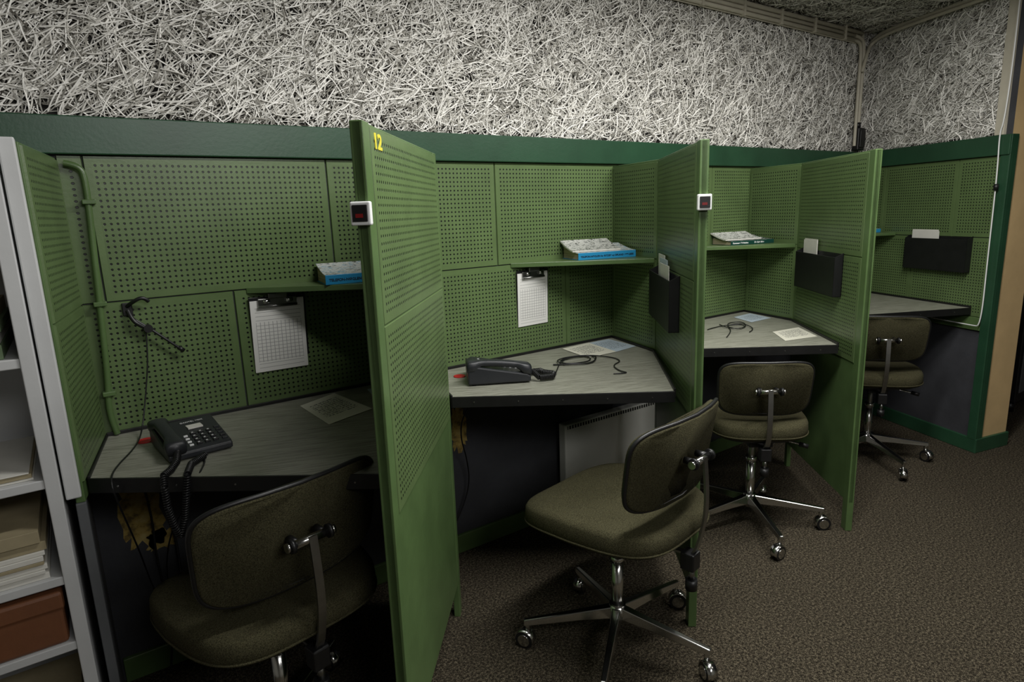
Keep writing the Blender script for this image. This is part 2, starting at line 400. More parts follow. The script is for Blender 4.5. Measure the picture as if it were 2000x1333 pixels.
gc=group('green_conduit')
pts=[(0.015,-0.02,1.455),(0.045,-0.022,1.45),(0.055,-0.022,1.42),(0.05,-0.022,1.3),(0.04,-0.022,1.1),(0.03,-0.022,0.9),(0.018,-0.02,0.80),(0.03,-0.02,0.745)]
tube('pipe',pts,0.008,m_greenfr,gc)
for z,x in ((1.36,0.053),(1.10,0.040),(0.86,0.026)): box('clip',x-0.014,x+0.016,-0.034,-0.006,z-0.006,z+0.006,m_greenfr,gc,0.002)

# ------------------------------------------------------------------ partitions
PT=0.009
def partition(k):
    g=group('perforated_booth_partition'); cx=k*W
    A=(cx,0);B=(cx+BX,BY)
    e1=(BX,BY); L1=math.hypot(*e1); n1=(e1[1],-e1[0])
    S=Fr(A,e1,n1)
    t=PT
    S.box('side_core',0.008,L1,-t,t,0.70,ZP,m_greenfr,g,0.002)
    for sg in (1,-1):
        S2=Fr(A,e1,(n1[0]*sg,n1[1]*sg))
        S2.peg('side_board_low',0.012,L1-0.004,0.745,1.10,t-0.001,g,t=0.004); S2.peg('side_board_high',0.012,L1-0.004,1.10,ZP-0.006,t-0.001,g,t=0.004)
    e2=(FX+FXO[k]-BX,FY-BY); L2=math.hypot(*e2); n2=(e2[1],-e2[0])
    D=Fr(B,e2,n2)
    D.box('screen_core',0.0,L2,-t,t,0.12,ZP,m_greenfr,g,0.002)
    D.box('front_post',L2-0.040,L2,-t-0.0035,t+0.0035,0.0,ZP+0.001,m_greenfr,g,0.002)
    D.box('rear_post',-0.012,0.020,-t-0.001,t+0.001,0.0,ZP,m_greenfr,g,0.002)
    for sg in (1,-1):
        D2=Fr(B,e2,(n2[0]*sg,n2[1]*sg))
        D2.peg('board_high',0.006,L2-0.040,1.085,ZP-0.004,t,g,t=0.0035)
        D2.peg('board_low',0.006,L2-0.040,0.68,1.085,t,g,t=0.0035)
    return g,D,L2,n2
parts={}
for k in (1,2,3): parts[k]=partition(k)
g=group('perforated_end_panel')
e0=(-0.052,-0.324); L0=math.hypot(*e0); S=Fr((0,-0.007),e0,(-e0[1],e0[0]))
S.box('core',0,L0+0.025,-0.018,0.0,0.70,ZP,m_greenfr,g,0.002)
S.peg('board_low',0.004,L0+0.023,0.745,1.10,0,g); S.peg('board_high',0.004,L0+0.023,1.10,ZP-0.004,0,g)
box('white_end_post',-0.088,-0.060,-0.390,-0.358,0.725,ZP+0.005,m_white,g,0.003)
box('grey_support',-0.075,-0.055,-0.36,-0.016,0.0,0.70,m_grey,g,0.002)

g,D,L2,n2=parts[1]
P=D.p(0.612,-(PT+0.0040),1.426)
text('number_12','12',P,-D.e,(0,0,1),0.040,m_yellow,g,0.0006,bold=0.0012,sx=1.45)
def indicator(k):
    g,D,L2,n2=parts[k]
    i=group('indicator_lamp')
    D.box('housing',L2+0.0005,L2+0.016,-0.019,0.019,1.283,1.326,m_whitepl,i,0.003)
    D.box('screen',L2+0.016,L2+0.019,-0.014,0.014,1.290,1.320,m_black,i,0.001)
    D.box('led',L2+0.0185,L2+0.0195,-0.006,0.008,1.297,1.304,m_redled,i)
indicator(1); indicator(2)

# ------------------------------------------------------------------ desks and shelves
def slab(name,poly,z0,z1,mtop,mside,parent):
    n=len(poly); v=[(x,y,z0) for x,y in poly]+[(x,y,z1) for x,y in poly]
    f=[tuple(range(n))[::-1],tuple(range(n,2*n))]+[(i,(i+1)%n,n+(i+1)%n,n+i) for i in range(n)]
    return mesh(name,v,f,None,parent,mats=[mside,mtop],midx=[0,1]+[0]*n,bevel=0.0015)
def ccw(p):
    a=sum(p[i][0]*p[(i+1)%len(p)][1]-p[(i+1)%len(p)][0]*p[i][1] for i in range(len(p)))
    return p if a>0 else p[::-1]
for k in range(4):
    x0=k*W; g=group('angled_desk')
    if k==0: p=[(0.006,-0.010),(-0.044,-0.324)]
    else: p=[(x0+0.022,-0.010),(x0+BX+0.024,BY+0.004)]
    if k<3: p+=[(x0+W+DX-0.014,DY+0.006),(x0+W+BX-0.022,BY+0.006),(x0+W-0.024,-0.010)]
    else: p+=[(XR+RE[0]*0.80-0.014,RE[1]*0.80),(XR-0.018,-0.010)]
    slab('top',ccw(p),ZD-0.018,ZD,m_desk,m_blackedge,g)
    def edge(a,b_,h0,h1,th=0.003,nm='edging'):
        d=Vector((b_[0]-a[0],b_[1]-a[1],0)); L=d.length; e=d.normalized(); n=Vector((e.y,-e.x,0))
        f=Fr(a,(e.x,e.y),(n.x,n.y)); f.box(nm,0,L,-th,th,h0,h1,m_blackedge,g,0.001)
        return f,L
    f_,L_=edge(p[1],p[2],ZD-0.034,ZD+0.001)
    for j in range(5):
        for sg in (1,-1):
            q0=f_.p(L_*(0.1+0.2*j),sg*0.003,ZD-0.017); q1=f_.p(L_*(0.1+0.2*j),sg*0.0042,ZD-0.017); cyl('edging_screw',q0,q1,0.0022,m_steel,g,seg=10)
    edge(p[2],p[3],ZD-0.02,ZD+0.010)
    if k<3: edge(p[3],p[4],ZD-0.02,ZD+0.010)
    edge(p[-1],p[0],ZD-0.02,ZD+0.010); edge(p[0],p[1],ZD-0.034,ZD+0.006)
    box('bracket_1',x0+0.15,x0+0.17,-0.28,-0.004,ZD-0.06,ZD-0.018,m_blackedge,g); box('bracket_2',x0+0.62,x0+0.64,-0.45,-0.004,ZD-0.06,ZD-0.018,m_blackedge,g)
for k in range(4):
    x0=k*W; g=group('corner_shelf')
    if k<3: p=[(x0+0.405,-0.008),(x0+W+BX-0.022,BY+0.006),(x0+W-0.022,-0.008)]
    else: p=[(3.40,-0.008),(XR+RE[0]*0.30-0.012,RE[1]*0.30),(XR-0.012,-0.008)]
    slab('board',ccw(p),1.088,1.105,m_green,m_greenfr,g)

# ------------------------------------------------------------------ directories (thick, with covers curling up at the back)
def wedge(name,x0,x1,y0,y1,zb,h0,h1,th,mat,parent,curl=0.0,n=8):
    v=[];f=[]
    for i in range(n+1):
        w=i/n; y=y0+(y1-y0)*w; zt=h0+(h1-h0)*(w**(1+curl)); zl=zb if th is None else zt-th
        v+=[(x0,y,zl),(x1,y,zl),(x1,y,zt),(x0,y,zt)]
    for i in range(n):
        a=i*4; b_=a+4
        f+=[(a,a+1,b_+1,b_)[::-1],(a+1,a+2,b_+2,b_+1)[::-1],(a+2,a+3,b_+3,b_+2)[::-1],(a+3,a,b_,b_+3)[::-1]]
    f+=[(0,1,2,3),(n*4,n*4+1,n*4+2,n*4+3)[::-1]]
    return mesh(name,v,f,mat,parent)
def directory(c,ang,sz,spine,cover,txt,tcol,tsize,mag=None,name='telephone_directory'):
    L,Dp,H=sz; g=group(name,(c[0],c[1],1.1055),ang); hb=H*1.9
    wedge('pages',-L/2+0.003,L/2-0.003,-Dp/2+0.002,Dp/2-0.003,0.002,H-0.003,hb-0.003,None,m_pages,g,0.5)
    box('back_cover',-L/2,L/2,-Dp/2,Dp/2,0,0.002,spine,g)
    wedge('front_cover',-L/2,L/2,-Dp/2,Dp/2,0,H,hb,0.0025,cover,g,0.5)
    box('spine',-L/2,L/2,-Dp/2-0.002,-Dp/2+0.001,0,H,spine,g,0.001)
    text('spine_title',txt,(-L/2+0.010,-Dp/2-0.0022,H*0.32),(1,0,0),(0,0,1),tsize,tcol,g,0.0003,bold=0.0003)
    if mag:
        wedge('loose_magazine',-L/2-0.012,L/2-0.055,-Dp/2+0.022,Dp/2-0.002,0,H+0.009,hb+0.020,0.006,m_card,g,0.4)
        wedge('loose_magazine_cover',-L/2-0.011,L/2-0.056,-Dp/2+0.021,Dp/2-0.002,0,H+0.0096,hb+0.0206,0.0006,mag,g,0.4)
    return g
an=math.radians(-14)
directory((1.724,-0.108),an,(0.255,0.135,0.027),m_tele,m_cover,'TELEFON-NØGLEN for RØDBY og OPLAND 1999-2000',m_blacktxt,0.0098,m_mag)
directory((0.725,-0.100),math.radians(-8),(0.24,0.135,0.029),m_tele,m_cover,'TELEFON-NØGLEN for RØDBY og OPLAND',m_blacktxt,0.0112,None)
directory((2.672,-0.105),an,(0.255,0.135,0.019),m_dkgreen,m_cover2,'Kommune Telefonbog             De Gule Sider',m_whitetxt,0.010,m_mag)
directory((3.775,-0.12),math.radians(-12),(0.18,0.12,0.02),m_tele,m_cover,'TELEFON-NØGLEN',m_blacktxt,0.011,None)

# ------------------------------------------------------------------ flat papers on the desks
def paper(name,c,mat,z=ZD+0.0012,th=0.0006):
    n=[Vector((x,y,z)) for x,y in c]; v=n+[p+Vector((0,0,th)) for p in n]
    f=[(4,5,6,7),(0,3,2,1),(0,1,5,4),(1,2,6,5),(2,3,7,6),(3,0,4,7)]
    o=mesh(name,v,f,mat,uvs=[[(0,1),(1,1),(1,0),(0,0)]]+[[(0,0)]*4]*5)
    if o.data.polygons[0].normal.z<0: o.data.flip_normals()
    return o
paper('printed_list_sheet',[(0.50,-0.095),(0.63,-0.03),(0.66,-0.27),(0.51,-0.325)],m_list)
paper('blue_list_sheet',[(0.73,-0.06),(0.86,-0.06),(0.83,-0.24),(0.70,-0.24)],m_bluelist)
paper('printed_list_sheet',[(1.58,-0.04),(1.735,-0.03),(1.70,-0.23),(1.55,-0.23)],m_list,ZD+0.002)
paper('blue_list_sheet',[(1.72,-0.03),(1.85,-0.03),(1.83,-0.21),(1.69,-0.23)],m_bluelist)
paper('printed_list_sheet',[(2.46,-0.42),(2.63,-0.44),(2.50,-0.60),(2.33,-0.56)],m_list)
paper('blue_list_sheet',[(2.66,-0.08),(2.81,-0.07),(2.76,-0.22),(2.60,-0.22)],m_bluelist)
for x,y in ((0.088,-0.125),(1.045,-0.125)): cyl('red_desk_disc',(x,y,ZD+0.0002),(x,y,ZD+0.003),0.021,m_red)

# ------------------------------------------------------------------ clipboards
def clipboard(x0,x1,z0,z1,tilt):
    cx=(x0+x1)/2; w=(x1-x0)/2; g=group('clipboard',(cx,-0.014,z1),0); g.rotation_euler=(math.radians(3),math.radians(tilt),0)
    h=z1-z0
    box('board',-w-0.002,w+0.006,-0.002,0.002,-h-0.004,0.004,m_black,g,0.001)
    for i in range(3):
        mesh('form_sheet_%d'%i,[(-w-0.001*i,-0.004-0.002*i,-h),(w-0.001*i,-0.004-0.002*i,-h),(w,-0.0025-0.001*i,-0.006),(-w,-0.0025-0.001*i,-0.006)],[(0,1,2,3)],m_form,g,uvs=[[(0,0),(1,0),(1,1),(0,1)]])
    box('clip_plate',-w*0.72,w*0.72,-0.011,-0.004,-0.022,0.0,m_steel,g,0.002)
    cyl('clip_roll',(-w*0.72,-0.011,-0.024),(w*0.72,-0.011,-0.024),0.004,m_steel,g)
    box('clip_lever',-w*0.35,w*0.35,-0.018,-0.006,0.0,0.016,m_steel,g,0.002)
    for s in (-1,1): cyl('clip_spring_%d'%s,(s*w*0.3,-0.014,-0.008),(s*w*0.55,-0.014,-0.008),0.006,m_chrome,g)
clipboard(0.408,0.566,0.845,1.070,0.5); clipboard(1.384,1.530,0.855,1.070,-1.0)

# ------------------------------------------------------------------ document pockets
def pocket(fr,t0,t1,z0,z1,n,cards):
    g=group('wall_document_pocket'); d=0.034
    fr.box('back',t0,t1,n,n+0.003,z0,z1,m_black,g)
    fr.box('front',t0,t1,n+d-0.003,n+d,z0,z1-0.012,m_black,g,0.001)
    fr.box('base',t0,t1,n,n+d,z0,z0+0.003,m_black,g)
    for a in (t0,t1-0.003):
        v=[fr.p(a,n,z0),fr.p(a+0.003,n,z0),fr.p(a+0.003,n+d,z0),fr.p(a,n+d,z0),fr.p(a,n,z1+0.004),fr.p(a+0.003,n,z1+0.004),fr.p(a+0.003,n+d,z1-0.012),fr.p(a,n+d,z1-0.012)]
        mesh('cheek',v,BF,m_black,g)
    for i,(a0,a1,zt,mat) in enumerate(cards):
        fr.box('card_%d'%i,a0,a1,n+0.007+0.006*i,n+0.0085+0.006*i,z0+0.01,zt,mat,g)
def inner(k):
    e=(FX+FXO[k]-BX,FY-BY); f=Fr((k*W+BX,BY),e,(e[1],-e[0]))
    return f if f.n.x<0 else Fr((k*W+BX,BY),e,(-e[1],e[0]))
pocket(inner(2),0.05,0.44,0.900,1.078,PT+0.004,[(0.10,0.22,1.13,m_card),(0.16,0.30,1.12,m_bluepaper),(0.20,0.36,1.105,m_card)])
pocket(inner(3),0.085,0.48,0.918,1.088,PT+0.004,[(0.115,0.25,1.135,m_card),(0.12,0.26,1.13,m_card)])
pocket(R,0.40,0.77,0.915,1.092,0.007,[(0.42,0.58,1.125,m_card),(0.425,0.59,1.118,m_card)])

# ------------------------------------------------------------------ telephones
def telephone(loc,rz,cordpath,sc=0.88,zs=1.1):
    g=group('desk_telephone',(loc[0],loc[1],ZD+0.0005),rz); g.scale=(sc,sc*1.02,sc*zs)
    w,d=0.083,0.105
    prof=[(-d,0.004),(-d,0.020),(-d+0.012,0.026),(d*0.55,0.050),(d*0.8,0.054),(d,0.046),(d,0.004)]
    v=[(-w,y,z) for y,z in prof]+[(w,y,z) for y,z in prof]; n=len(prof)
    f=[tuple(range(n)),tuple(range(n,2*n))[::-1]]+[(i,n+i,n+(i+1)%n,(i+1)%n) for i in range(n)]
    mesh('body',v,f,m_phone,g,bevel=0.004)
    for sx in (-1,1):
        for sy in (-1,1): cyl('foot',(sx*0.065,sy*0.085,0.0),(sx*0.065,sy*0.085,0.006),0.008,m_black,g,seg=12)
    sl=(0.050-0.026)/(d*0.55+d-0.012)
    def zt(y): return 0.026+(y+d-0.012)*sl
    for r in range(4):
        for c in range(3):
            x=0.004+c*0.021; y=-0.078+r*0.021
            box('key',x-0.007,x+0.007,y-0.006,y+0.006,zt(y)-0.002,zt(y)+0.004,m_black,g,0.001)
            box('key_label',x-0.004,x+0.001,y-0.002,y+0.003,zt(y)+0.004,zt(y)+0.0045,m_whitetxt,g)
    for r in range(5):
        x=0.070;y=-0.080+r*0.019
        box('memory_key',x-0.007,x+0.007,y-0.0045,y+0.0045,zt(y)-0.002,zt(y)+0.003,m_phone if r%2==0 else m_black,g,0.001)
    for r in range(4):
        x=-0.018;y=-0.080+r*0.019
        box('function_key',x-0.005,x+0.006,y-0.0035,y+0.0035,zt(y)-0.002,zt(y)+0.003,m_whitepl,g,0.001)
    y=0.025; box('index_card',0.000,0.040,y-0.012,y+0.022,zt(y)-0.001,zt(y)+0.003,m_card,g)
    text('maker_name','DANTEL VOX',(-0.010,0.058,zt(0.058)+0.0012),(1,0,0),(0,1,sl),0.010,m_whitetxt,g,0.0002)
    N=26; K=16; vv=[];ff=[]
    for i in range(N+1):
        s=-1+2*i/N; y=s*0.108; e=abs(s); end=max(0,(e-0.55)/0.45)
        hw=0.018+0.009*min(1,end*2.2); zt_=0.052+0.006*(1-s*s)+0.016*(y+0.1)/0.2
        zb_=zt_-0.018-0.014*min(1,end*2.0)
        if e>0.97: hw*=0.9; zt_-=0.004
        for k in range(K):
            a=2*math.pi*k/K; cx_=math.copysign(abs(math.cos(a))**0.6,math.cos(a)); cz_=math.copysign(abs(math.sin(a))**0.6,math.sin(a))
            vv.append((-0.060+hw*cx_, y, (zt_+zb_)/2+(zt_-zb_)/2*cz_))
    for i in range(N):
        for k in range(K):
            a=i*K+k;b_=i*K+(k+1)%K; ff.append((a,b_,b_+K,a+K))
    ff.append(tuple(range(K))[::-1]); ff.append(tuple(N*K+k for k in range(K)))
    mesh('handset',vv,ff,m_phone,g,smooth=True)
    coil('handset_cord',cordpath,0.0075,len(cordpath)*7,0.002,m_black,g)
    return g
telephone((0.178,-0.255),math.radians(6),[(-0.060,-0.112,0.030),(-0.072,-0.145,0.018),(-0.095,-0.175,0.010),(-0.118,-0.200,0.009),(-0.124,-0.222,-0.01),(-0.124,-0.226,-0.06),(-0.115,-0.225,-0.11),(-0.105,-0.22,-0.14),(-0.090,-0.225,-0.10),(-0.080,-0.232,-0.04),(-0.070,-0.230,0.008),(-0.045,-0.17,0.010),(0.0,-0.13,0.010)])
telephone((1.128,-0.240),math.radians(62),[(-0.060,-0.112,0.030),(-0.080,-0.135,0.012),(-0.07,-0.18,0.012),(-0.04,-0.19,0.012),(-0.015,-0.16,0.012),(0.01,-0.15,0.012),(0.0,-0.11,0.012)],0.97,1.25)
def cord(name,pts,r=0.0022):
    g=group(name); tube('cord',pts,r,m_black,g); return g
z=ZD+0.004
cord('headset_cord',[(1.30,-0.34,z),(1.36,-0.28,z),(1.42,-0.22,z),(1.50,-0.18,z),(1.56,-0.21,z+.003),(1.53,-0.28,z),(1.44,-0.27,z),(1.40,-0.22,z+.004),(1.46,-0.17,z),(1.56,-0.20,z+.004),(1.62,-0.29,z),(1.60,-0.36,z),(1.53,-0.38,z),(1.49,-0.46,z),(1.50,-0.50,z),(1.45,-0.47,z)])
cord('headset_cord',[(1.38,-0.23,z),(1.43,-0.29,z+.004),(1.50,-0.31,z),(1.56,-0.27,z+.006),(1.58,-0.22,z),(1.50,-0.20,z+.006),(1.42,-0.20,z),(1.41,-0.26,z+.005)],0.003)
cord('headset_cord',[(2.22,-0.36,z),(2.34,-0.30,z),(2.42,-0.22,z),(2.50,-0.16,z),(2.56,-0.20,z+.004),(2.48,-0.28,z),(2.38,-0.30,z+.004),(2.42,-0.20,z),(2.52,-0.22,z+.006),(2.46,-0.34,z),(2.38,-0.36,z)])
cord('headset_cord',[(2.30,-0.20,z),(2.40,-0.18,z),(2.50,-0.24,z+.005),(2.44,-0.30,z),(2.36,-0.26,z+.005),(2.44,-0.16,z)])
cord('telephone_line_cord',[(0.985,-0.30,0.70),(1.00,-0.20,0.62),(1.05,-0.10,0.50),(1.10,-0.05,0.40),(1.12,-0.03,0.28),(1.07,-0.03,0.17),(1.02,-0.03,0.10)],0.0025)
cord('headset_cord',[(0.135,-0.02,1.03),(0.13,-0.03,0.95),(0.11,-0.04,0.85),(0.085,-0.07,ZD+0.01),(0.06,-0.18,ZD+0.006),(0.01,-0.30,ZD+0.006),(-0.005,-0.375,ZD+0.004),(0.0,-0.383,0.70),(0.03,-0.25,0.50),(0.05,-0.10,0.30),(0.10,-0.06,0.10),(0.16,-0.08,0.01)],0.002)
cord('telephone_line_cord',[(0.17,-0.15,ZD+0.004),(0.20,-0.36,ZD+0.004),(0.16,-0.47,ZD+0.003),(0.14,-0.475,0.70),(0.10,-0.20,0.50),(0.08,-0.08,0.30),(0.12,-0.10,0.05),(0.2,-0.15,0.01)],0.002)
cord('telephone_line_cord',[(0.06,-0.02,0.66),(0.08,-0.02,0.5),(0.07,-0.02,0.35),(0.09,-0.03,0.15),(0.06,-0.05,0.01)],0.003)
cord('telephone_line_cord',[(0.09,-0.02,0.66),(0.11,-0.02,0.52),(0.13,-0.02,0.4),(0.12,-0.03,0.2),(0.15,-0.08,0.01)],0.0035)

g=group('wall_hung_headset')
box('hook_plate',0.088,0.112,-0.012,-0.006,1.060,1.095,m_black,g,0.002)
tube('hook',[(0.10,-0.010,1.085),(0.115,-0.03,1.10),(0.14,-0.035,1.11),(0.15,-0.03,1.095)],0.005,m_black,g)
tube('earpiece_band',[(0.10,-0.015,1.075),(0.105,-0.03,1.05),(0.125,-0.03,1.03),(0.14,-0.025,1.02)],0.0055,m_black,g)
tube('boom',[(0.10,-0.02,1.06),(0.145,-0.028,1.02),(0.21,-0.028,0.955)],0.0036,m_black,g,smooth=False)
cyl('ear_cushion',(0.140,-0.018,1.022),(0.140,-0.035,1.022),0.011,m_black,g)
cyl('mic_tip',(0.205,-0.028,0.960),(0.218,-0.028,0.948),0.006,m_black,g)

def patch(cx,cz,w,h,seed):
    g=random.Random(seed); n=34; v=[]
    for i in range(n):
        a=2*math.pi*i/n; r=1+g.uniform(-0.22,0.22); c,s=math.cos(a),math.sin(a)
        v.append((cx+w*math.copysign(abs(c)**0.6,c)*r,-0.0012,cz+h*math.copysign(abs(s)**0.6,s)*r))
    o=mesh('peeled_paint_patch',v,[tuple(range(n))],m_patch)
    if o.data.polygons[0].normal.y>0: o.data.flip_normals()
patch(0.055,0.50,0.05,0.11,3); patch(0.09,0.40,0.035,0.03,5); patch(1.10,0.50,0.03,0.085,6)
g=group('panel_radiator')
x0,x1=1.56,2.17
BK.box('panel',x0,x1,0.03,0.075,0.16,0.425,m_rad,g,0.006)
BK.box('top_grille_recess',x0+0.012,x1-0.012,0.074,0.0765,0.405,0.419,m_inside,g)
for i in range(40): BK.box('grille_bar',x0+0.015+i*0.0147,x0+0.019+i*0.0147,0.074,0.078,0.404,0.420,m_rad,g)
BK.box('bracket_l',x0+0.1,x0+0.13,0.001,0.03,0.2,0.4,m_rad,g); BK.box('bracket_r',x1-0.13,x1-0.10,0.001,0.03,0.2,0.4,m_rad,g)
for xx in (x0+0.08,x1-0.08): BK.box('leg',xx,xx+0.02,0.045,0.06,0.0,0.17,m_rad,g)

# dark equipment cabinet standing beyond the end of the right wall
g=group('equipment_cabinet')
box('body',4.50,5.00,-0.75,-0.25,0.06,0.92,m_black,g,0.006); box('top',4.48,5.02,-0.77,-0.23,0.92,0.945,m_blackedge,g,0.004)
box('door',4.53,4.97,-0.757,-0.75,0.12,0.86,m_grey,g,0.003)
for xx in (4.53,4.93):
    for yy in (-0.72,-0.30): cyl('foot',(xx,yy,0),(xx,yy,0.062),0.02,m_black,g)
cyl('handle',(4.58,-0.768,0.50),(4.58,-0.768,0.62),0.006,m_chrome,g)

# ------------------------------------------------------------------ bookcase at left
g=group('bookcase')
yf=-0.405; xb=-0.118; SH=(1.045,0.785,0.563,0.405)
box('side_right',xb,xb+0.026,yf,-0.025,0.0,1.50,m_white,g,0.002)
box('side_left',-0.95,-0.924,yf,-0.025,0.0,1.50,m_white,g,0.002)
box('back',-0.93,xb,-0.032,-0.026,0.0,1.50,m_white,g)
for i,zz in enumerate((1.50,1.30)+SH+(0.07,)): box('shelf_%d'%i,-0.93,xb+0.001,yf+0.004,-0.03,zz-0.020,zz,m_white,g,0.002)
def stack(name,x0,x1,y0,y1,z0,ths,mats):
    g=group(name); z=z0+0.0005
    for i,(t,mt) in enumerate(zip(ths,mats)):
        j=random.uniform(-0.006,0.006)
        box('item_%d'%i,x0+j,x1+j,y0+j*0.8,y1,z,z+t-0.0006,mt,g,0.001); z+=t
stack('binder_stack',-0.48,-0.140,-0.385,-0.08,SH[0],[0.03,0.025,0.02,0.03],[m_greenbook,m_card,m_greenbook,m_folder])
stack('paper_stack',-0.44,-0.135,-0.385,-0.10,SH[1],[0.006,0.01,0.003],[m_card,m_folder,m_card])
stack('folder_stack',-0.42,-0.140,-0.39,-0.09,SH[2],[0.014,0.009,0.012,0.008,0.012,0.010,0.02,0.028],[m_card,m_card,m_card,m_folder,m_card,m_card,m_folder,m_folder])
g=group('archive_box')
box('body',-0.45,-0.128,-0.395,-0.08,SH[3]+0.0005,0.505,m_brownbox,g,0.008); box('lid',-0.453,-0.125,-0.399,-0.077,0.485,0.530,m_brownbox,g,0.008)
stack('paper_stack',-0.45,-0.135,-0.39,-0.10,0.07,[0.03,0.04,0.02,0.04],[m_grey,m_folder,m_grey,m_folder])

# ------------------------------------------------------------------ chairs
def chair(loc,fwd,base0,seat_z=0.485,us=1.0,backz=0.645,bh=0.116,byo=0.175,bw=0.192,sa=0.218,sb=0.214):
    fab=m_fabric
    g=group('swivel_office_chair',(loc[0],loc[1],0),fwd-math.pi/2)
    dz=seat_z-0.485
    out=superell(sa*us,sb*us,3.6,64)
    def dfs(p):
        y=p.y
        x=p.x*(1.0-0.10*max(0,-y)/0.21)
        z=p.z+dz-(0.018*(y/0.21)**2 if y>0 else 0)+0.010*(x/0.21)**2*(p.z>0.45)
        return Vector((x,y,z))
    rings('seat_cushion',out,[(0.90,0.424),(0.965,0.426),(0.992,0.434),(1.0,0.450),(0.992,0.466),(0.965,0.476),(0.90,0.482),(0.75,0.485),(0.5,0.486),(0.2,0.487)],fab,g,dfs)
    rings('seat_pan',superell(0.188*us,0.188*us,3.4,48),[(0.92,0.408),(1.0,0.414),(1.03,0.427)],m_black,g,dfs)
    piping=[tuple(dfs(Vector((x*0.998,y*0.998,0.436)))) for x,y in out]
    tube('seat_piping',piping,0.0028,fab,g,smooth=False,cyclic=True)
    bo=superell(bw*us,bh,5.0,72); by=-byo*us
    tilt=math.radians(9)
    def dfb(p):
        c=1.1*p.x*p.x
        h=p.y; wx=p.x*(1+0.25*h)
        y=by+p.z+c-h*math.sin(tilt)
        return Vector((wx,y,backz+dz+h*math.cos(tilt)+p.z*math.sin(tilt)))
    rings('backrest_shell',bo,[(0.97,-0.010),(0.995,-0.007),(1.0,0.0),(0.99,0.006)],fab,g,dfb)
    rings('backrest_cushion',bo,[(0.985,0.004),(0.975,0.014),(0.93,0.021),(0.8,0.025),(0.4,0.026)],fab,g,dfb)
    tube('backrest_rim',[tuple(dfb(Vector((x*1.005,y*1.008,-0.001)))) for x,y in bo],0.0055,m_black,g,smooth=False,cyclic=True)
    zb=backz+dz; yb=by-0.036
    cyl('pivot_bar',(-0.045,yb,zb),(0.045,yb,zb),0.0095,m_chrome,g)
    for s in (-1,1):
        cyl('pivot_collar_%d'%s,(s*0.038,yb,zb),(s*0.046,yb,zb),0.015,m_black,g)
        cyl('pivot_tip_%d'%s,(s*0.046,yb,zb),(s*0.054,yb,zb),0.010,m_chrome,g)
        cyl('pivot_mount_%d'%s,(s*0.030,yb+0.002,zb),(s*0.030,by-0.004,zb),0.009,m_black,g)
    path=[(yb-0.008,zb+0.008),(yb-0.014,zb-0.06),(yb-0.016,zb-0.12),(yb-0.010,zb-0.18),(yb+0.012,0.402+dz),(yb+0.05,0.386+dz),(-0.03,0.383+dz)]
    sm=[]
    for i in range(len(path)-1):
        for k in range(4):
            w=k/4; p0=path[max(i-1,0)];p1=path[i];p2=path[i+1];p3=path[min(i+2,len(path)-1)]
            sm.append(tuple(0.5*((2*p1[j])+(-p0[j]+p2[j])*w+(2*p0[j]-5*p1[j]+4*p2[j]-p3[j])*w*w+(-p0[j]+3*p1[j]-3*p2[j]+p3[j])*w**3) for j in (0,1)))
    sm.append(path[-1]); v=[];f=[]
    for i,(y,z_) in enumerate(sm):
        a=sm[max(i-1,0)];b_=sm[min(i+1,len(sm)-1)]; t=Vector((b_[0]-a[0],b_[1]-a[1])).normalized(); nx=(t.y*0.003,-t.x*0.003)
        for sx in (-0.009,0.009):
            v.append((sx,y+nx[0],z_+nx[1])); v.append((sx,y-nx[0],z_-nx[1]))
    for i in range(len(sm)-1):
        b0=i*4; f+=[(b0,b0+2,b0+6,b0+4),(b0+1,b0+5,b0+7,b0+3),(b0,b0+4,b0+5,b0+1),(b0+2,b0+3,b0+7,b0+6)]
    f+=[(0,1,3,2),((len(sm)-1)*4,(len(sm)-1)*4+2,(len(sm)-1)*4+3,(len(sm)-1)*4+1)]
    mesh('back_strut',v,f,m_steel,g)
    box('mechanism',-0.045,0.045,-0.12,0.06,0.375+dz,0.410+dz,m_black,g,0.006)
    box('strut_clamp',-0.020,0.020,yb+0.005,yb+0.045,0.345+dz,0.395+dz,m_black,g,0.004)
    cyl('clamp_screw',(0,yb+0.02,0.35+dz),(0,yb+0.02,0.310+dz),0.008,m_steel,g); cyl('clamp_knob',(0,yb+0.02,0.315+dz),(0,yb+0.02,0.285+dz),0.016,m_black,g)
    tube('height_lever',[(0.03,-0.02,0.39+dz),(0.10,-0.05,0.385+dz),(0.16,-0.08,0.375+dz)],0.004,m_chrome,g); cyl('lever_knob',(0.155,-0.078,0.376+dz),(0.185,-0.093,0.370+dz),0.009,m_black,g)
    cyl('column_inner',(0,0,0.24),(0,0,0.385+dz),0.013,m_steel,g); cyl('column_outer',(0,0,0.09),(0,0,0.28),0.0185,m_chrome,g,r2=0.0175)
    cyl('column_collar',(0,0,0.275),(0,0,0.295),0.021,m_chrome,g); cyl('hub',(0,0,0.085),(0,0,0.135),0.032,m_chrome,g,r2=0.024)
    R_=0.275; WR=0.027
    for i in range(5):
        a=base0-(fwd-math.pi/2)+i*2*math.pi/5; c,s=math.cos(a),math.sin(a)
        d=Vector((c,s,0)); n=Vector((-s,c,0))
        v=[]
        for rr,hw,zt_,zb_ in ((0.018,0.018,0.130,0.094),(0.12,0.014,0.116,0.089),(R_+0.008,0.0105,0.094,0.076)):
            v+=[d*rr+n*hw+Vector((0,0,zb_)),d*rr-n*hw+Vector((0,0,zb_)),d*rr-n*hw*0.7+Vector((0,0,zt_)),d*rr+n*hw*0.7+Vector((0,0,zt_))]
        f=[(0,1,2,3)[::-1],(8,9,10,11)]
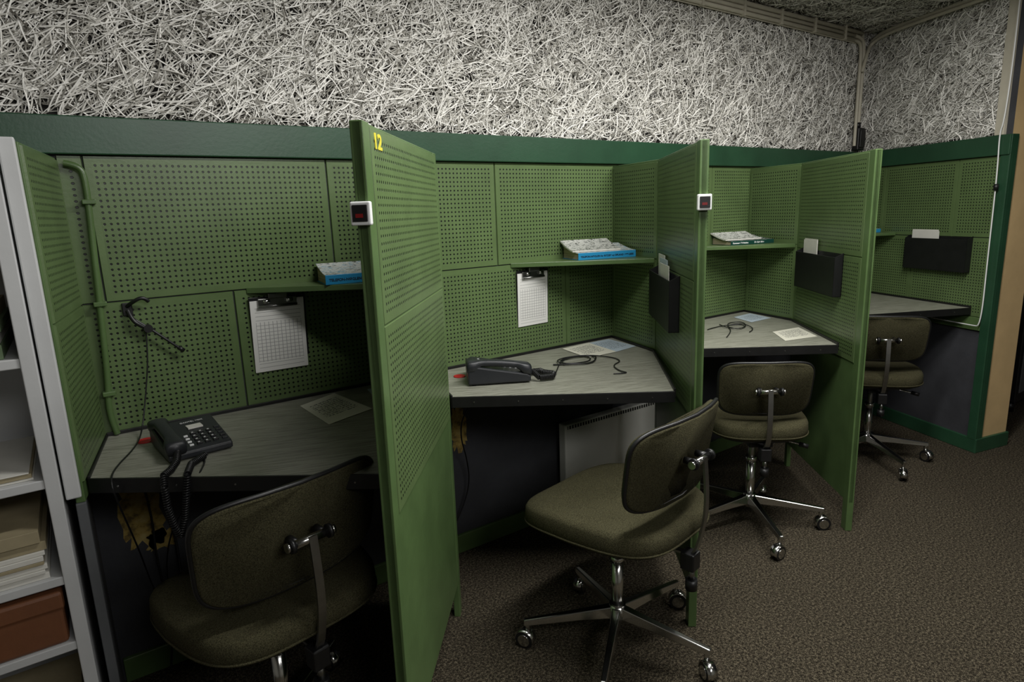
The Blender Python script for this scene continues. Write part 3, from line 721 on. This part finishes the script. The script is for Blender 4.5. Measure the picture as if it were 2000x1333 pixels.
        for q_ in (0,4):
            for m_ in range(4): f.append((q_+m_,q_+(m_+1)%4,q_+4+(m_+1)%4,q_+4+m_))
        mesh('base_leg_%d'%i,v,f,m_chrome,g,bevel=0.003)
        e=d*(R_-0.004)
        cyl('caster_stem_%d'%i,e+Vector((0,0,0.050)),e+Vector((0,0,0.092)),0.008,m_chrome,g,seg=12)
        ca=a+random.uniform(-1.2,1.2); cd=Vector((math.cos(ca),math.sin(ca),0)); cn=Vector((-cd.y,cd.x,0)); cc=e+cd*0.010+Vector((0,0,WR))
        for sg in (-1,1):
            cyl('caster_wheel',cc+cn*sg*0.004,cc+cn*sg*0.014,WR,m_black,g,seg=24)
            cyl('caster_cap',cc+cn*sg*0.014,cc+cn*sg*0.016,WR*0.7,m_chrome,g,seg=20)
        hv=[];hf=[];NS=10
        for k in range(NS+1):
            t=math.radians(-10+200*k/NS)
            for sg in (-1,1): hv.append(cc+cd*math.cos(t)*(WR+0.003)+Vector((0,0,math.sin(t)*(WR+0.003)))+cn*sg*0.0145)
        for k in range(NS): hf.append((2*k,2*k+1,2*k+3,2*k+2))
        h=mesh('caster_hood_%d'%i,hv,hf,m_chrome,g,smooth=True); sd=h.modifiers.new('s','SOLIDIFY'); sd.thickness=0.0025
    return g
chair((0.266,-0.530),math.radians(102),math.radians(-25),backz=0.656,bh=0.119,byo=0.195,bw=0.203,sa=0.228,sb=0.222)
chair((1.186,-0.755),math.radians(101),math.radians(2),backz=0.662,byo=0.222,bw=0.214,sa=0.228,sb=0.232)
chair((2.130,-0.560),math.radians(50),math.radians(-50),us=0.88,backz=0.620,bh=0.104)
chair((3.170,-0.525),math.radians(40),math.radians(-48),us=0.95,backz=0.655,bh=0.108)

# ------------------------------------------------------------------ lights
def area(name,loc,sx,sy,e,col,rot=(0,0,0)):
    l=bpy.data.lights.new(name,'AREA'); l.shape='RECTANGLE'; l.size=sx; l.size_y=sy; l.energy=e; l.color=col
    o=bpy.data.objects.new(name,l); scene.collection.objects.link(o); o.location=loc; o.rotation_euler=rot; return o
area('ceiling_light_1',(1.2,-1.15,2.20),1.1,0.12,31,(1,0.99,0.96))
area('ceiling_light_2',(2.3,-1.10,2.20),0.9,0.12,23,(1,0.98,0.94))
area('added_fill_light',(0.7,-3.1,2.10),1.4,0.4,20,(1,0.99,0.97),(math.radians(50),0,0))  # added soft fill from behind the camera, not a real fixture
area('ceiling_light_4',(3.0,-2.4,2.18),0.8,0.3,4,(1,0.96,0.90))
w=bpy.data.worlds.new('world'); scene.world=w; w.use_nodes=True
w.node_tree.nodes['Background'].inputs[0].default_value=(0.6,0.62,0.65,1); w.node_tree.nodes['Background'].inputs[1].default_value=0.2

# ------------------------------------------------------------------ camera
yaw,pit,rol=0.6077,0.2050,-0.0361
Fv=Vector((math.sin(yaw)*math.cos(pit),math.cos(yaw)*math.cos(pit),-math.sin(pit)))
Rv=Fv.cross(Vector((0,0,1))).normalized(); Uv=Rv.cross(Fv)
R2=Rv*math.cos(rol)+Uv*math.sin(rol); U2=Uv*math.cos(rol)-Rv*math.sin(rol)
cd=bpy.data.cameras.new('camera'); cam=bpy.data.objects.new('camera',cd); scene.collection.objects.link(cam)
M=Matrix((R2,U2,-Fv)).transposed().to_4x4(); M.translation=Vector((-0.005,-1.963,1.2985)); cam.matrix_world=M
cd.sensor_width=36; cd.sensor_fit='HORIZONTAL'; cd.lens=36*1217.3/2000; cd.clip_start=0.02
scene.camera=cam
